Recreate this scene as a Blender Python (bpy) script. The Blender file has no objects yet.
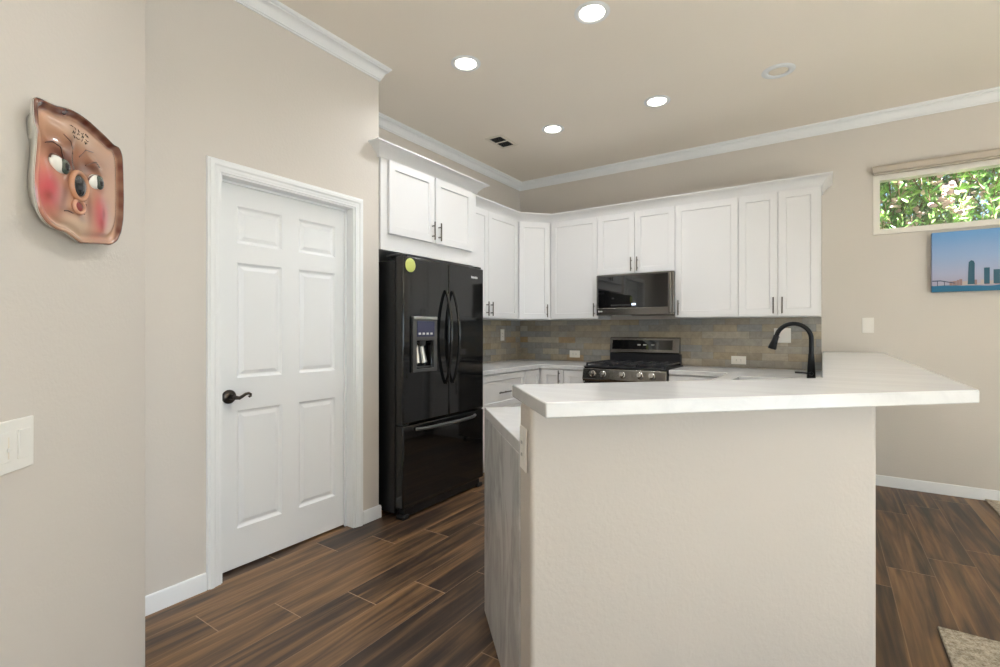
import bpy, bmesh, math, random
from mathutils import Vector, Matrix
random.seed(7)
S = bpy.context.scene
COL = S.collection
PI = math.pi
R2 = math.sqrt(.5)

# ------------------------------------------------------------------ camera, world, light, exposure
cam_d = bpy.data.cameras.new('camera'); cam = bpy.data.objects.new('camera', cam_d); COL.objects.link(cam)
cam.location = (0, 0, 1.255); cam.rotation_euler = (PI/2, 0, math.radians(33.87))
cam_d.sensor_width = 36; cam_d.lens = 485.3/1000*36; cam_d.shift_y = -0.0031; cam_d.clip_start = .05
S.camera = cam
S.view_settings.view_transform = 'Standard'; S.view_settings.look = 'None'
S.view_settings.gamma = 1; S.view_settings.use_curve_mapping = False
S.view_settings.exposure = 0.38

W = bpy.data.worlds.new('sky'); S.world = W; W.use_nodes = True
wn = W.node_tree; wn.nodes.clear()
sky = wn.nodes.new('ShaderNodeTexSky'); sky.sky_type = 'NISHITA'; sky.sun_disc = False
sky.sun_elevation = math.radians(50); sky.sun_rotation = math.radians(200)
bg = wn.nodes.new('ShaderNodeBackground'); bg.inputs['Strength'].default_value = .22
wo = wn.nodes.new('ShaderNodeOutputWorld')
wn.links.new(sky.outputs[0], bg.inputs[0]); wn.links.new(bg.outputs[0], wo.inputs[0])

sun_d = bpy.data.lights.new('sun', 'SUN'); sun_d.energy = 84.0; sun_d.angle = math.radians(.6); sun_d.color = (.85, .92, 1)
sun = bpy.data.objects.new('sun', sun_d); COL.objects.link(sun)
sun.rotation_euler = Vector((-.55, .22, -.85)).to_track_quat('-Z', 'Y').to_euler()

def area(name, loc, target, sx, sy, power, color):
    d = bpy.data.lights.new(name, 'AREA'); d.shape = 'RECTANGLE'; d.size = sx; d.size_y = sy
    d.energy = power; d.color = color
    o = bpy.data.objects.new(name, d); COL.objects.link(o); o.location = loc
    o.rotation_euler = (Vector(target)-Vector(loc)).to_track_quat('-Z', 'Y').to_euler()
    return o
# daylight by an unseen patio window; added fill lamps in invented windows behind camera
area('patio_daylight', (4.44, 0, 1.25), (0, 0, 3.6), 3.6, 2.1, 88, (.69, .85, 1))
area('front_window_fill', (1.6, -3.44, 1.45), (1.6, 0, 3.4), 2.6, 1.7, 8, (.78, .90, 1))
area('entry_window_fill', (-1.2, -3.44, 1.45), (-1.2, 0, 3.4), 1.3, 1.7, 16, (.78, .90, 1))
# added fill lamps at the ceiling, unseen, above and behind the camera
for x_, y_, w_ in ((-.55, 1.25, 7.5), (-1.2, -1.5, 6)):
    l_ = area('ceiling_fill', (x_, y_, 3.0), (x_, y_+.001, 0), .16, .16, w_, (.89, .94, 1)); l_.data.spread = math.radians(150)

DOWNLIGHT_W = 4.8

# ------------------------------------------------------------------ helpers: meshes and objects
def box(bm, x0, x1, y0, y1, z0, z1, M=None):
    vs = [bm.verts.new((x, y, z)) for x in (x0, x1) for y in (y0, y1) for z in (z0, z1)]
    for f in ((0, 1, 3, 2), (4, 6, 7, 5), (0, 4, 5, 1), (2, 3, 7, 6), (0, 2, 6, 4), (1, 5, 7, 3)):
        bm.faces.new([vs[i] for i in f])
    if M: bmesh.ops.transform(bm, matrix=M, verts=vs)
    return vs

def tube(bm, pts, r, seg=12, cap=True):
    pts = [Vector(p) for p in pts]; n = len(pts)
    rs = r if isinstance(r, (list, tuple)) else [r]*n
    rings = []; up = None
    for i, p in enumerate(pts):
        t = (pts[min(i+1, n-1)] - pts[max(i-1, 0)]).normalized()
        if up is None:
            up = t.orthogonal().normalized()
        else:
            up = (up - t*up.dot(t)).normalized()
        v = t.cross(up)
        rings.append([bm.verts.new(p + (up*math.cos(a) + v*math.sin(a))*rs[i]) for a in (2*PI*k/seg for k in range(seg))])
    for a, b in zip(rings, rings[1:]):
        for k in range(seg):
            bm.faces.new((a[k], a[(k+1) % seg], b[(k+1) % seg], b[k]))
    if cap:
        bm.faces.new(rings[0][::-1]); bm.faces.new(rings[-1])

def lathe(bm, prof, M=None, seg=24):
    """prof: list of (radius, height) about local z"""
    allv = []; rings = []
    for r, z in prof:
        if r < 1e-6:
            v = bm.verts.new((0, 0, z)); rings.append([v]); allv.append(v)
        else:
            ring = [bm.verts.new((r*math.cos(2*PI*k/seg), r*math.sin(2*PI*k/seg), z)) for k in range(seg)]
            rings.append(ring); allv += ring
    for a, b in zip(rings, rings[1:]):
        if len(a) == 1 and len(b) == 1: continue
        for k in range(seg):
            k2 = (k+1) % seg
            if len(a) == 1: bm.faces.new((a[0], b[k2], b[k]))
            elif len(b) == 1: bm.faces.new((a[k], a[k2], b[0]))
            else: bm.faces.new((a[k], a[k2], b[k2], b[k]))
    if M: bmesh.ops.transform(bm, matrix=M, verts=allv)

def ellipsoid(bm, c, rx, ry, rz, M=None, seg=20, rings=12):
    prof = [(math.sin(PI*i/rings), -math.cos(PI*i/rings)) for i in range(rings+1)]
    X = Matrix.Translation(c) @ (M or Matrix()) @ Matrix.Diagonal((rx, ry, rz, 1))
    lathe(bm, prof, X, seg)

def prism(bm, poly, z0, z1, holes=(), M=None):
    """polygon (with holes) in xy, extruded z0..z1"""
    tmp = bmesh.new(); edges = []
    for loop in [poly] + list(holes):
        vs = [tmp.verts.new((x, y, z0)) for x, y in loop]
        edges += [tmp.edges.new((vs[i], vs[(i+1) % len(vs)])) for i in range(len(vs))]
    bmesh.ops.triangle_fill(tmp, use_beauty=True, use_dissolve=False, edges=edges)
    ext = bmesh.ops.extrude_face_region(tmp, geom=tmp.faces[:])
    bmesh.ops.translate(tmp, vec=(0, 0, z1-z0), verts=[v for v in ext['geom'] if isinstance(v, bmesh.types.BMVert)])
    bmesh.ops.dissolve_limit(tmp, angle_limit=.01, verts=tmp.verts[:], edges=tmp.edges[:])
    if M: bmesh.ops.transform(tmp, matrix=M, verts=tmp.verts[:])
    me = bpy.data.meshes.new('t'); tmp.to_mesh(me); tmp.free(); bm.from_mesh(me); bpy.data.meshes.remove(me)

XZ = Matrix(((1, 0, 0, 0), (0, 0, 1, 0), (0, 1, 0, 0), (0, 0, 0, 1)))     # prism (a,b,c) -> x=a, z=b, y=c
YZ = Matrix(((0, 0, 1, 0), (1, 0, 0, 0), (0, 1, 0, 0), (0, 0, 0, 1)))     # prism (a,b,c) -> y=a, z=b, x=c

def sweep(bm, path, prof):
    """closed profile [(out,z)], out measured to the right of an open xy path, mitred"""
    P = [Vector(p) for p in path]; n = len(P); rings = []
    nr = []
    for a, b in zip(P, P[1:]):
        t = (b-a).normalized(); nr.append(Vector((t.y, -t.x)))
    for i in range(n):
        if i == 0: m = nr[0]
        elif i == n-1: m = nr[-1]
        else:
            m = (nr[i-1]+nr[i]).normalized(); m = m/m.dot(nr[i])
        rings.append([bm.verts.new((P[i].x+m.x*o, P[i].y+m.y*o, z)) for o, z in prof])
    k = len(prof)
    for a, b in zip(rings, rings[1:]):
        for j in range(k):
            bm.faces.new((a[j], a[(j+1) % k], b[(j+1) % k], b[j]))
    bm.faces.new(rings[0]); bm.faces.new(rings[-1][::-1])

def panelled(bm, x0, x1, z0, z1, y0, t, panels, loops):
    """slab from y0 (front, facing -y) to y0+t; each panel (x0,x1,z0,z1) is a nest of rectangles [(inset, depth)]"""
    xs = sorted({x0, x1} | {p[0] for p in panels} | {p[1] for p in panels})
    zs = sorted({z0, z1} | {p[2] for p in panels} | {p[3] for p in panels})
    V = {}
    def v(x, y, z):
        k = (round(x, 5), round(y, 5), round(z, 5))
        if k not in V: V[k] = bm.verts.new((x, y, z))
        return V[k]
    for a, b in zip(xs, xs[1:]):
        for c, d in zip(zs, zs[1:]):
            cx, cz = (a+b)/2, (c+d)/2
            if not any(p[0] < cx < p[1] and p[2] < cz < p[3] for p in panels):
                bm.faces.new((v(a, y0, c), v(b, y0, c), v(b, y0, d), v(a, y0, d)))
            bm.faces.new((v(a, y0+t, c), v(a, y0+t, d), v(b, y0+t, d), v(b, y0+t, c)))
    for a, b in zip(xs, xs[1:]):
        for z in (z0, z1): bm.faces.new((v(a, y0, z), v(b, y0, z), v(b, y0+t, z), v(a, y0+t, z)))
    for c, d in zip(zs, zs[1:]):
        for x in (x0, x1): bm.faces.new((v(x, y0, c), v(x, y0, d), v(x, y0+t, d), v(x, y0+t, c)))
    for p in panels:
        # frame corners follow the grid only at the panel's own corners, so walk its border
        def ring(ins, dep):
            return [v(p[0]+ins, y0+dep, p[2]+ins), v(p[1]-ins, y0+dep, p[2]+ins), v(p[1]-ins, y0+dep, p[3]-ins), v(p[0]+ins, y0+dep, p[3]-ins)]
        prev = ring(0, 0)
        for ins, dep in loops:
            if ins == 0 and dep == 0: continue
            cur = ring(ins, dep)
            for i in range(4):
                bm.faces.new((prev[i], prev[(i+1) % 4], cur[(i+1) % 4], cur[i]))
            prev = cur
        bm.faces.new(prev)

def obj(name, bm, m, parent=None, bevel=0, smooth=35, label=None, cat=None, group=None, kind=None, loc=None, rotz=None, segs=2):
    bmesh.ops.recalc_face_normals(bm, faces=bm.faces[:])
    me = bpy.data.meshes.new(name); bm.to_mesh(me); bm.free()
    for mm in (m if isinstance(m, (list, tuple)) else [m]): me.materials.append(mm)
    if smooth:
        me.shade_smooth(); me.set_sharp_from_angle(angle=math.radians(smooth))
    o = bpy.data.objects.new(name, me); COL.objects.link(o)
    if parent: o.parent = parent
    if loc: o.location = loc
    if rotz is not None: o.rotation_euler = (0, 0, rotz)
    if bevel:
        b = o.modifiers.new('bevel', 'BEVEL'); b.width = bevel; b.segments = segs; b.limit_method = 'ANGLE'; b.angle_limit = math.radians(40)
        b.harden_normals = False
    tag(o, label, cat, group, kind)
    return o

def tag(o, label=None, cat=None, group=None, kind=None):
    for k, v in (('label', label), ('category', cat), ('group', group), ('kind', kind)):
        if v: o[k] = v
    return o

def thing(name, label, cat, loc=(0, 0, 0), rotz=0, group=None):
    o = bpy.data.objects.new(name, None); COL.objects.link(o)
    o.empty_display_size = .05; o.location = loc; o.rotation_euler = (0, 0, rotz)
    return tag(o, label, cat, group)

def NB(): return bmesh.new()
def boxes(*bs):
    bm = NB()
    for b in bs: box(bm, *b)
    return bm
def de(d, e): return ((d-e)*R2, (d+e)*R2)      # diagonal axes of the peninsula: d along it, e across it

# ------------------------------------------------------------------ helpers: materials
def srgb(r, g, b):
    f = lambda c: (c/255/12.92) if c/255 <= .04045 else ((c/255+.055)/1.055)**2.4
    return (f(r), f(g), f(b), 1)

class NT:
    def __init__(s, name):
        s.m = bpy.data.materials.new(name); s.m.use_nodes = True; s.t = s.m.node_tree
        s.p = s.t.nodes['Principled BSDF']
    def n(s, typ, **kw):
        nd = s.t.nodes.new('ShaderNode'+typ)
        for k, v in kw.items():
            if k.startswith('i_'):
                key = k[2:]; key = int(key) if key.isdigit() else key.replace('_', ' ')
                s.set(nd.inputs[key], v)
            else: setattr(nd, k, v)
        return nd
    def set(s, sock, v):
        if isinstance(v, bpy.types.NodeSocket): s.t.links.new(v, sock)
        elif isinstance(v, bpy.types.Node): s.t.links.new(v.outputs[0], sock)
        else: sock.default_value = v
    def math(s, op, a, b=None, c=None):
        nd = s.t.nodes.new('ShaderNodeMath'); nd.operation = op
        for i, v in enumerate((a, b, c)):
            if v is not None: s.set(nd.inputs[i], v)
        return nd.outputs[0]
    def ramp(s, fac, stops, mode='LINEAR'):
        nd = s.t.nodes.new('ShaderNodeValToRGB'); cr = nd.color_ramp; cr.interpolation = mode
        while len(cr.elements) < len(stops): cr.elements.new(.5)
        for e, (p, c) in zip(cr.elements, stops): e.position = p; e.color = c
        s.set(nd.inputs[0], fac); return nd.outputs[0]
    def mix(s, fac, a, b, blend='MIX'):
        nd = s.t.nodes.new('ShaderNodeMix'); nd.data_type = 'RGBA'; nd.blend_type = blend
        s.set(nd.inputs[0], fac); s.set(nd.inputs[6], a); s.set(nd.inputs[7], b); return nd.outputs[2]
    def bump(s, h, strength, dist=.002):
        nd = s.t.nodes.new('ShaderNodeBump'); nd.inputs['Strength'].default_value = strength; nd.inputs['Distance'].default_value = dist
        s.set(nd.inputs['Height'], h); s.t.links.new(nd.outputs[0], s.p.inputs['Normal'])
    def coord(s, scale=(1, 1, 1), rot=(0, 0, 0), loc=(0, 0, 0)):
        tc = s.t.nodes.new('ShaderNodeTexCoord'); mp = s.t.nodes.new('ShaderNodeMapping')
        mp.inputs['Scale'].default_value = scale; mp.inputs['Rotation'].default_value = rot; mp.inputs['Location'].default_value = loc
        s.t.links.new(tc.outputs['Object'], mp.inputs[0]); return mp.outputs[0]

def mat(name, col, rough=.5, metal=0, coat=0, spec=None, emit=None, es=1):
    q = NT(name); q.p.inputs['Base Color'].default_value = col; q.p.inputs['Roughness'].default_value = rough
    q.p.inputs['Metallic'].default_value = metal; q.p.inputs['Coat Weight'].default_value = coat
    if spec is not None: q.p.inputs['Specular IOR Level'].default_value = spec
    if emit: q.p.inputs['Emission Color'].default_value = emit; q.p.inputs['Emission Strength'].default_value = es
    return q.m

def paint(name, col, scale=85, strength=.10, rough=.62, dist=.0025):
    q = NT(name); c = q.coord()
    n1 = q.n('TexNoise', i_Vector=c, i_Scale=scale, i_Detail=2.0)
    n2 = q.n('TexNoise', i_Vector=c, i_Scale=1.3, i_Detail=1.0)
    k = q.math('MULTIPLY_ADD', n2.outputs[0], .05, .975)
    hsv = q.n('HueSaturation', i_Color=col, i_Value=k)
    q.set(q.p.inputs['Base Color'], hsv); q.p.inputs['Roughness'].default_value = rough
    q.p.inputs['Specular IOR Level'].default_value = .3
    q.bump(q.ramp(n1.outputs[0], [(.42, (0, 0, 0, 1)), (.62, (1, 1, 1, 1))]), strength, dist)
    return q.m

M = {}
M['wall'] = paint('beige_wall_paint', srgb(213, 205, 195))
M['bar_wall'] = paint('cream_textured_plaster', srgb(202, 194, 185), scale=60, strength=.11, dist=.003)
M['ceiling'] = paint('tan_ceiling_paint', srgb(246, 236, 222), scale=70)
M['trim'] = mat('white_trim_paint', srgb(240, 240, 239), .35)
M['cab'] = mat('white_cabinet_paint', srgb(228, 226, 224), .33)
M['cab_in'] = mat('cabinet_gap_shadow_board', srgb(150, 147, 143), .6)
M['black'] = mat('black_gloss_enamel', (.007, .007, .007, 1), .055, 0, .0, spec=.6)
M['black_side'] = mat('black_textured_steel', (.004, .004, .004, 1), .45)
M['black_plastic'] = mat('black_plastic', (.014, .014, .014, 1), .32)
M['dark_grey'] = mat('charcoal_plastic', (.075, .075, .073, 1), .28)
M['silver'] = mat('silver_trim', (.6, .6, .58, 1), .3, 1)
M['bronze'] = mat('dark_bronze_metal', (.06, .05, .042, 1), .34, .9)
M['pull'] = mat('brushed_bronze_pull', (.16, .14, .115, 1), .36, .9)
M['steel'] = mat('black_stainless_steel', (.235, .222, .205, 1), .22, 1)
M['knob'] = mat('brushed_steel_knob', (.5, .49, .47, 1), .24, 1)
M['iron'] = mat('black_cast_iron', (.018, .018, .021, 1), .42)
M['glass_dark'] = mat('dark_oven_glass', (.004, .004, .004, 1), .03, 0, 0, spec=.9)
M['plate'] = mat('white_switch_plastic', srgb(238, 234, 226), .35)
M['slot'] = mat('dark_socket_slot', (.09, .085, .08, 1), .5)
M['cream'] = mat('cream_window_vinyl', srgb(238, 231, 219), .45)
M['shade'] = mat('taupe_blind_fabric', srgb(196, 184, 168), .7)
M['faucet'] = mat('matte_black_faucet_metal', (.015, .015, .016, 1), .3, .6)
M['lens'] = mat('glowing_lamp_lens', (1, 1, 1, 1), .5, emit=(1, .93, .82, 1), es=14)
M['sink'] = mat('white_sink_composite', srgb(222, 221, 218), .3)
M['display'] = mat('blue_lit_control_panel', (.03, .03, .06, 1), .2, emit=(.25, .3, .5, 1), es=.05)
M['clock'] = mat('lit_clock_digits', (.8, .85, 1, 1), .4, emit=(.7, .8, 1, 1), es=1.2)
M['letters'] = mat('pale_grey_lettering', (.62, .62, .6, 1), .4)
M['yellow'] = mat('lime_yellow_magnet', srgb(206, 212, 120), .45)
M['dark_void'] = mat('dark_duct', (.02, .018, .015, 1), .9)
M['vent'] = mat('tan_vent_enamel', srgb(232, 222, 206), .5)

# --- quartz
def quartz(name, rotz=0, stretch=(1, 1, 1), dark=.5, seed=0):
    q = NT(name); c = q.coord(scale=stretch, rot=(0, 0, rotz), loc=(seed, seed*.7, seed*.3))
    n1 = q.n('TexNoise', i_Vector=c, i_Scale=1.0, i_Detail=6.0, i_Roughness=.6, i_Distortion=.6)
    n2 = q.n('TexNoise', i_Vector=c, i_Scale=3.1, i_Detail=5.0, i_Roughness=.65)
    v = q.ramp(n1.outputs[0], [(.40, (0, 0, 0, 1)), (.495, (1, 1, 1, 1)), (.51, (1, 1, 1, 1)), (.60, (0, 0, 0, 1))])
    f = q.math('MULTIPLY', v, q.math('MULTIPLY', n2.outputs[0], dark))
    col = q.mix(f, srgb(222, 221, 219), srgb(134, 132, 133))
    q.set(q.p.inputs['Base Color'], col); q.p.inputs['Roughness'].default_value = .16
    return q.m
M['quartz'] = quartz('white_veined_quartz', -PI/4, (.8, 7, 7), .15)
M['quartz_y'] = quartz('white_veined_quartz_counter', 0, (3, 6, 6), .2, 3)
M['quartz_end'] = quartz('shade_greyed_quartz_end', PI/4, (1, 7, 1.4), .7, 5)  # real veins, mixed darker to put the end panel's shade into its colour

# --- wood look floor planks: rows .2 wide along Y, 1.0 long, each row stepped a quarter
def floor_mat():
    q = NT('wood_look_plank_tile'); tc = q.n('TexCoord'); sp = q.n('SeparateXYZ', i_0=tc.outputs['Object'])
    x, y = sp.outputs[0], sp.outputs[1]
    a = q.math('DIVIDE', q.math('ADD', x, 2.3), .1975); row = q.math('FLOOR', a); fx = q.math('FRACT', a)
    yy = q.math('SUBTRACT', q.math('SUBTRACT', y, 1.026), q.math('MULTIPLY', row, .2508)); cell = q.math('FLOOR', yy); fy = q.math('FRACT', yy)
    idv = q.n('CombineXYZ', i_0=row, i_1=cell, i_2=0.37)
    wn1 = q.n('TexWhiteNoise', noise_dimensions='3D', i_Vector=idv.outputs[0])
    wsp = q.n('SeparateColor', i_0=wn1.outputs[1])
    # grain
    gv = q.n('CombineXYZ', i_0=q.math('MULTIPLY', x, 13), i_1=q.math('MULTIPLY_ADD', y, .9, q.math('MULTIPLY', wsp.outputs[0], 37)), i_2=q.math('MULTIPLY', wsp.outputs[1], 19))
    g1 = q.n('TexNoise', i_Vector=gv, i_Scale=1.0, i_Detail=5.0, i_Roughness=.55, i_Distortion=.8)
    gv2 = q.n('CombineXYZ', i_0=q.math('MULTIPLY', x, 70), i_1=q.math('MULTIPLY_ADD', y, 2.6, q.math('MULTIPLY', wsp.outputs[1], 51)), i_2=wsp.outputs[2])
    g2 = q.n('TexNoise', i_Vector=gv2, i_Scale=1.0, i_Detail=4.0, i_Roughness=.6)
    g3 = q.n('TexNoise', i_Vector=q.n('CombineXYZ', i_0=q.math('MULTIPLY', x, 21), i_1=q.math('MULTIPLY_ADD', y, 1.2, q.math('MULTIPLY', wsp.outputs[1], 23)), i_2=q.math('MULTIPLY', wsp.outputs[0], 7)).outputs[0], i_Scale=1.0, i_Detail=3.0, i_Distortion=1.0)
    t = q.math('ADD', q.math('MULTIPLY_ADD', wsp.outputs[2], .20, -.10), q.math('MULTIPLY_ADD', g3.outputs[0], .75, q.math('MULTIPLY_ADD', g1.outputs[0], 1.0, -.375)))
    col = q.ramp(t, [(.26, srgb(54, 42, 34)), (.40, srgb(78, 60, 45)), (.52, srgb(108, 82, 57)), (.66, srgb(136, 104, 70)), (.8, srgb(152, 120, 84))])
    gr = q.ramp(g2.outputs[0], [(.3, (.72, .70, .69, 1)), (.65, (1.06, 1.04, 1.03, 1))])
    col = q.mix(1.0, col, gr, 'MULTIPLY')
    # grout
    ex = q.math('MINIMUM', fx, q.math('SUBTRACT', 1, fx)); ey = q.math('MINIMUM', fy, q.math('SUBTRACT', 1, fy))
    gx = q.math('LESS_THAN', ex, .0085); gy = q.math('LESS_THAN', ey, .0022)
    gm = q.math('MAXIMUM', q.math('MULTIPLY', gx, .5), gy)
    col = q.mix(q.math('MULTIPLY', gm, .75), col, srgb(176, 146, 116))
    q.set(q.p.inputs['Base Color'], col)
    q.set(q.p.inputs['Roughness'], q.math('MULTIPLY_ADD', g2.outputs[0], .15, .33))
    q.bump(q.math('MULTIPLY_ADD', gm, -1.0, q.math('MULTIPLY', g2.outputs[0], .3)), .25, .002)
    return q.m
M['floor'] = floor_mat()

# --- slate subway tile in a plane: local x along, z up
def tile_mat():
    q = NT('mixed_slate_subway_tile'); tc = q.n('TexCoord'); sp = q.n('SeparateXYZ', i_0=tc.outputs['Object'])
    r = q.math('DIVIDE', sp.outputs[2], .0655); row = q.math('FLOOR', r); fr = q.math('FRACT', r)
    half = q.math('MULTIPLY', q.math('MODULO', q.math('ADD', row, 40), 2), .5)
    c = q.math('ADD', q.math('DIVIDE', sp.outputs[0], .205), half); cc = q.math('FLOOR', c); fc = q.math('FRACT', c)
    idv = q.n('CombineXYZ', i_0=cc, i_1=row, i_2=1.7); wn1 = q.n('TexWhiteNoise', noise_dimensions='3D', i_Vector=idv.outputs[0])
    ws = q.n('SeparateColor', i_0=wn1.outputs[1])
    col = q.ramp(ws.outputs[0], [(0, srgb(150, 141, 126)), (.2, srgb(160, 148, 128)), (.4, srgb(146, 142, 134)), (.58, srgb(166, 158, 144)), (.74, srgb(140, 140, 137)), (.88, srgb(152, 147, 137)), (.96, srgb(158, 136, 108))], 'CONSTANT')
    n = q.n('TexNoise', i_Vector=tc.outputs['Object'], i_Scale=16.0, i_Detail=6.0, i_Roughness=.65)
    n.inputs['Distortion'].default_value = .8
    sh = q.ramp(n.outputs[0], [(.3, (.94, .93, .92, 1)), (.7, (1.32, 1.30, 1.26, 1))])
    col = q.mix(1.0, col, sh, 'MULTIPLY')
    ex = q.math('MULTIPLY', q.math('MINIMUM', fc, q.math('SUBTRACT', 1, fc)), .205); ez = q.math('MULTIPLY', q.math('MINIMUM', fr, q.math('SUBTRACT', 1, fr)), .0655)
    g = q.math('LESS_THAN', q.math('MINIMUM', ex, ez), .0012)
    col = q.mix(q.math('MULTIPLY', g, .6), col, srgb(112, 105, 94))
    q.set(q.p.inputs['Base Color'], col); q.set(q.p.inputs['Roughness'], q.math('MULTIPLY_ADD', ws.outputs[1], .2, .22))
    q.bump(q.math('MULTIPLY_ADD', g, -.8, n.outputs[0]), .25, .003)
    return q.m
M['tile'] = tile_mat()

def carpet_mat():
    q = NT('speckled_beige_carpet'); c = q.coord()
    n = q.n('TexNoise', i_Vector=c, i_Scale=160.0, i_Detail=3.0)
    n2 = q.n('TexNoise', i_Vector=c, i_Scale=45.0, i_Detail=3.0)
    col = q.ramp(q.math('MULTIPLY_ADD', n2.outputs[0], .5, q.math('MULTIPLY', n.outputs[0], .5)), [(.35, srgb(140, 128, 110)), (.5, srgb(186, 175, 156)), (.62, srgb(214, 205, 188))])
    q.set(q.p.inputs['Base Color'], col); q.p.inputs['Roughness'].default_value = .95
    q.bump(n.outputs[0], .9, .006); return q.m
M['carpet'] = carpet_mat()

def glass_mat():
    q = NT('window_glass'); t = q.t; t.nodes.remove(q.p)
    tr = t.nodes.new('ShaderNodeBsdfTransparent'); gl = t.nodes.new('ShaderNodeBsdfGlossy'); gl.inputs['Roughness'].default_value = 0
    mx = t.nodes.new('ShaderNodeMixShader'); mx.inputs[0].default_value = .05
    t.links.new(tr.outputs[0], mx.inputs[1]); t.links.new(gl.outputs[0], mx.inputs[2])
    t.links.new(mx.outputs[0], t.nodes['Material Output'].inputs[0]); return q.m
M['glass'] = glass_mat()

# ------------------------------------------------------------------ room shell
CZ = 3.015                   # ceiling height
YB = 4.975                   # back wall face
XL = -3.05                   # kitchen's left wall face
XD = -2.49                   # face of the wall that holds the pantry door
DE = 2.25                    # end of that wall

obj('floor', boxes((-3.15, 4.65, -3.65, 5.125, -.1, 0)), M['floor'], kind='structure', smooth=0)
bm = NB(); prism(bm, [(.975, YB-.001), (.975, 2.72), (.39, 2.72), (.39, -3.4), (4.44, -3.4), (4.44, YB-.001)], .0005, .014)
obj('floor_carpet', bm, M['carpet'], kind='structure', bevel=.004)
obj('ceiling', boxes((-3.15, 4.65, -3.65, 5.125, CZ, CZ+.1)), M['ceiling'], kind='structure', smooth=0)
obj('wall_left', boxes((XL-.12, XL, -3.5, YB, 0, CZ)), M['wall'], kind='structure', smooth=0)
WX0, WX1, WZ0, WZ1 = .319, 2.30, 2.027, 2.511
bm = NB(); prism(bm, [(XL-.12, 0), (4.6, 0), (4.6, CZ), (XL-.12, CZ)], YB, YB+.14, [[(WX0, WZ0), (WX1, WZ0), (WX1, WZ1), (WX0, WZ1)]], XZ)
obj('wall_back', bm, M['wall'], kind='structure', smooth=0)
bm = NB(); prism(bm, [(-3.5, 0), (YB, 0), (YB, CZ), (-3.5, CZ)], 4.5, 4.62, [[(-1.85, .05), (1.85, .05), (1.85, 2.45), (-1.85, 2.45)]], YZ)
obj('wall_right', bm, M['wall'], kind='structure', smooth=0)
bm = NB(); prism(bm, [(XL-.12, 0), (4.62, 0), (4.62, CZ), (XL-.12, CZ)], -3.62, -3.5,
                 [[(.3, .6), (2.9, .6), (2.9, 2.3), (.3, 2.3)], [(-1.85, .6), (-.55, .6), (-.55, 2.3), (-1.85, 2.3)]], XZ)
obj('wall_front', bm, M['wall'], kind='structure', smooth=0)
# the pantry's door wall with its end, an L with the door opening
OY0, OY1, OZ = 1.216, 2.052, 2.043
bm = NB()
prism(bm, [(-3.5, 0), (OY0, 0), (OY0, OZ), (OY1, OZ), (OY1, 0), (DE, 0), (DE, CZ), (-3.5, CZ)], XD-.12, XD, (), YZ)
box(bm, XL+.0005, XD-.12, DE-.11, DE, 0, CZ)
obj('wall_pantry', bm, M['wall'], kind='structure', smooth=0)
# diagonal wall by the entry (carries the plaque and the switches)
D0 = -.8615
bm = NB(); prism(bm, [de(D0, -3.05), de(D0, 1.858), de(D0-.13, 1.858), de(D0-.13, -2.95)], 0, CZ)
obj('wall_entry', bm, M['wall'], kind='structure', bevel=.018, segs=4)
# half wall of the peninsula, textured plaster, turning to the back wall
PX0, PX1 = .002, .139
PE0, PE1, PD = 1.345, 1.475, .353      # front face, kitchen face and end of the diagonal stretch
PW = [de(PD, PE0), (PX1, PX1+PE0/R2), (PX1, YB-.0005), (PX0, YB-.0005), (PX0, PX0+PE1/R2), de(PD, PE1)]
bm = NB(); prism(bm, PW, 0, 1.034)
obj('wall_peninsula', bm, M['bar_wall'], kind='structure', bevel=.014, segs=4)

# unseen patio window and added rear windows: frames and glass standing in the openings
def window(name, axis, a0, a1, z0, z1, p, depth, mull=(), fw=.05):
    root = bpy.data.objects.new(name, None); COL.objects.link(root); root['kind'] = 'structure'
    bm = NB(); edges = [a0] + [m_ for m_ in mull] + [a1]
    holes = []
    for i, (l, r) in enumerate(zip(edges, edges[1:])):
        holes.append([(l+(fw if i == 0 else fw/2), z0+fw), (r-(fw if i == len(edges)-2 else fw/2), z0+fw), (r-(fw if i == len(edges)-2 else fw/2), z1-fw), (l+(fw if i == 0 else fw/2), z1-fw)])
    prism(bm, [(a0, z0), (a1, z0), (a1, z1), (a0, z1)], p, p+depth, holes, axis)
    obj('frame', bm, M['cream'], root, bevel=.003)
    for h in holes:
        bm = NB(); prism(bm, [(h[0][0]+.001, h[0][1]+.001), (h[1][0]-.001, h[1][1]+.001), (h[2][0]-.001, h[2][1]-.001), (h[3][0]+.001, h[3][1]-.001)], p+depth*.5, p+depth*.5+.005, (), axis)
        obj('pane', bm, M['glass'], root, smooth=0)
    return root
window('window_1', XZ, WX0+.001, WX1-.001, WZ0+.001, WZ1-.001, YB-.006, .09, (1.31,), .044)
window('window_2', YZ, -1.849, 1.849, .051, 2.449, 4.52, .08, (0,), .06)
window('window_3', XZ, .301, 2.899, .601, 2.299, -3.6, .08, (1.6,), .05)
window('window_4', XZ, -1.849, -.551, .601, 2.299, -3.6, .08, (), .05)

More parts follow.
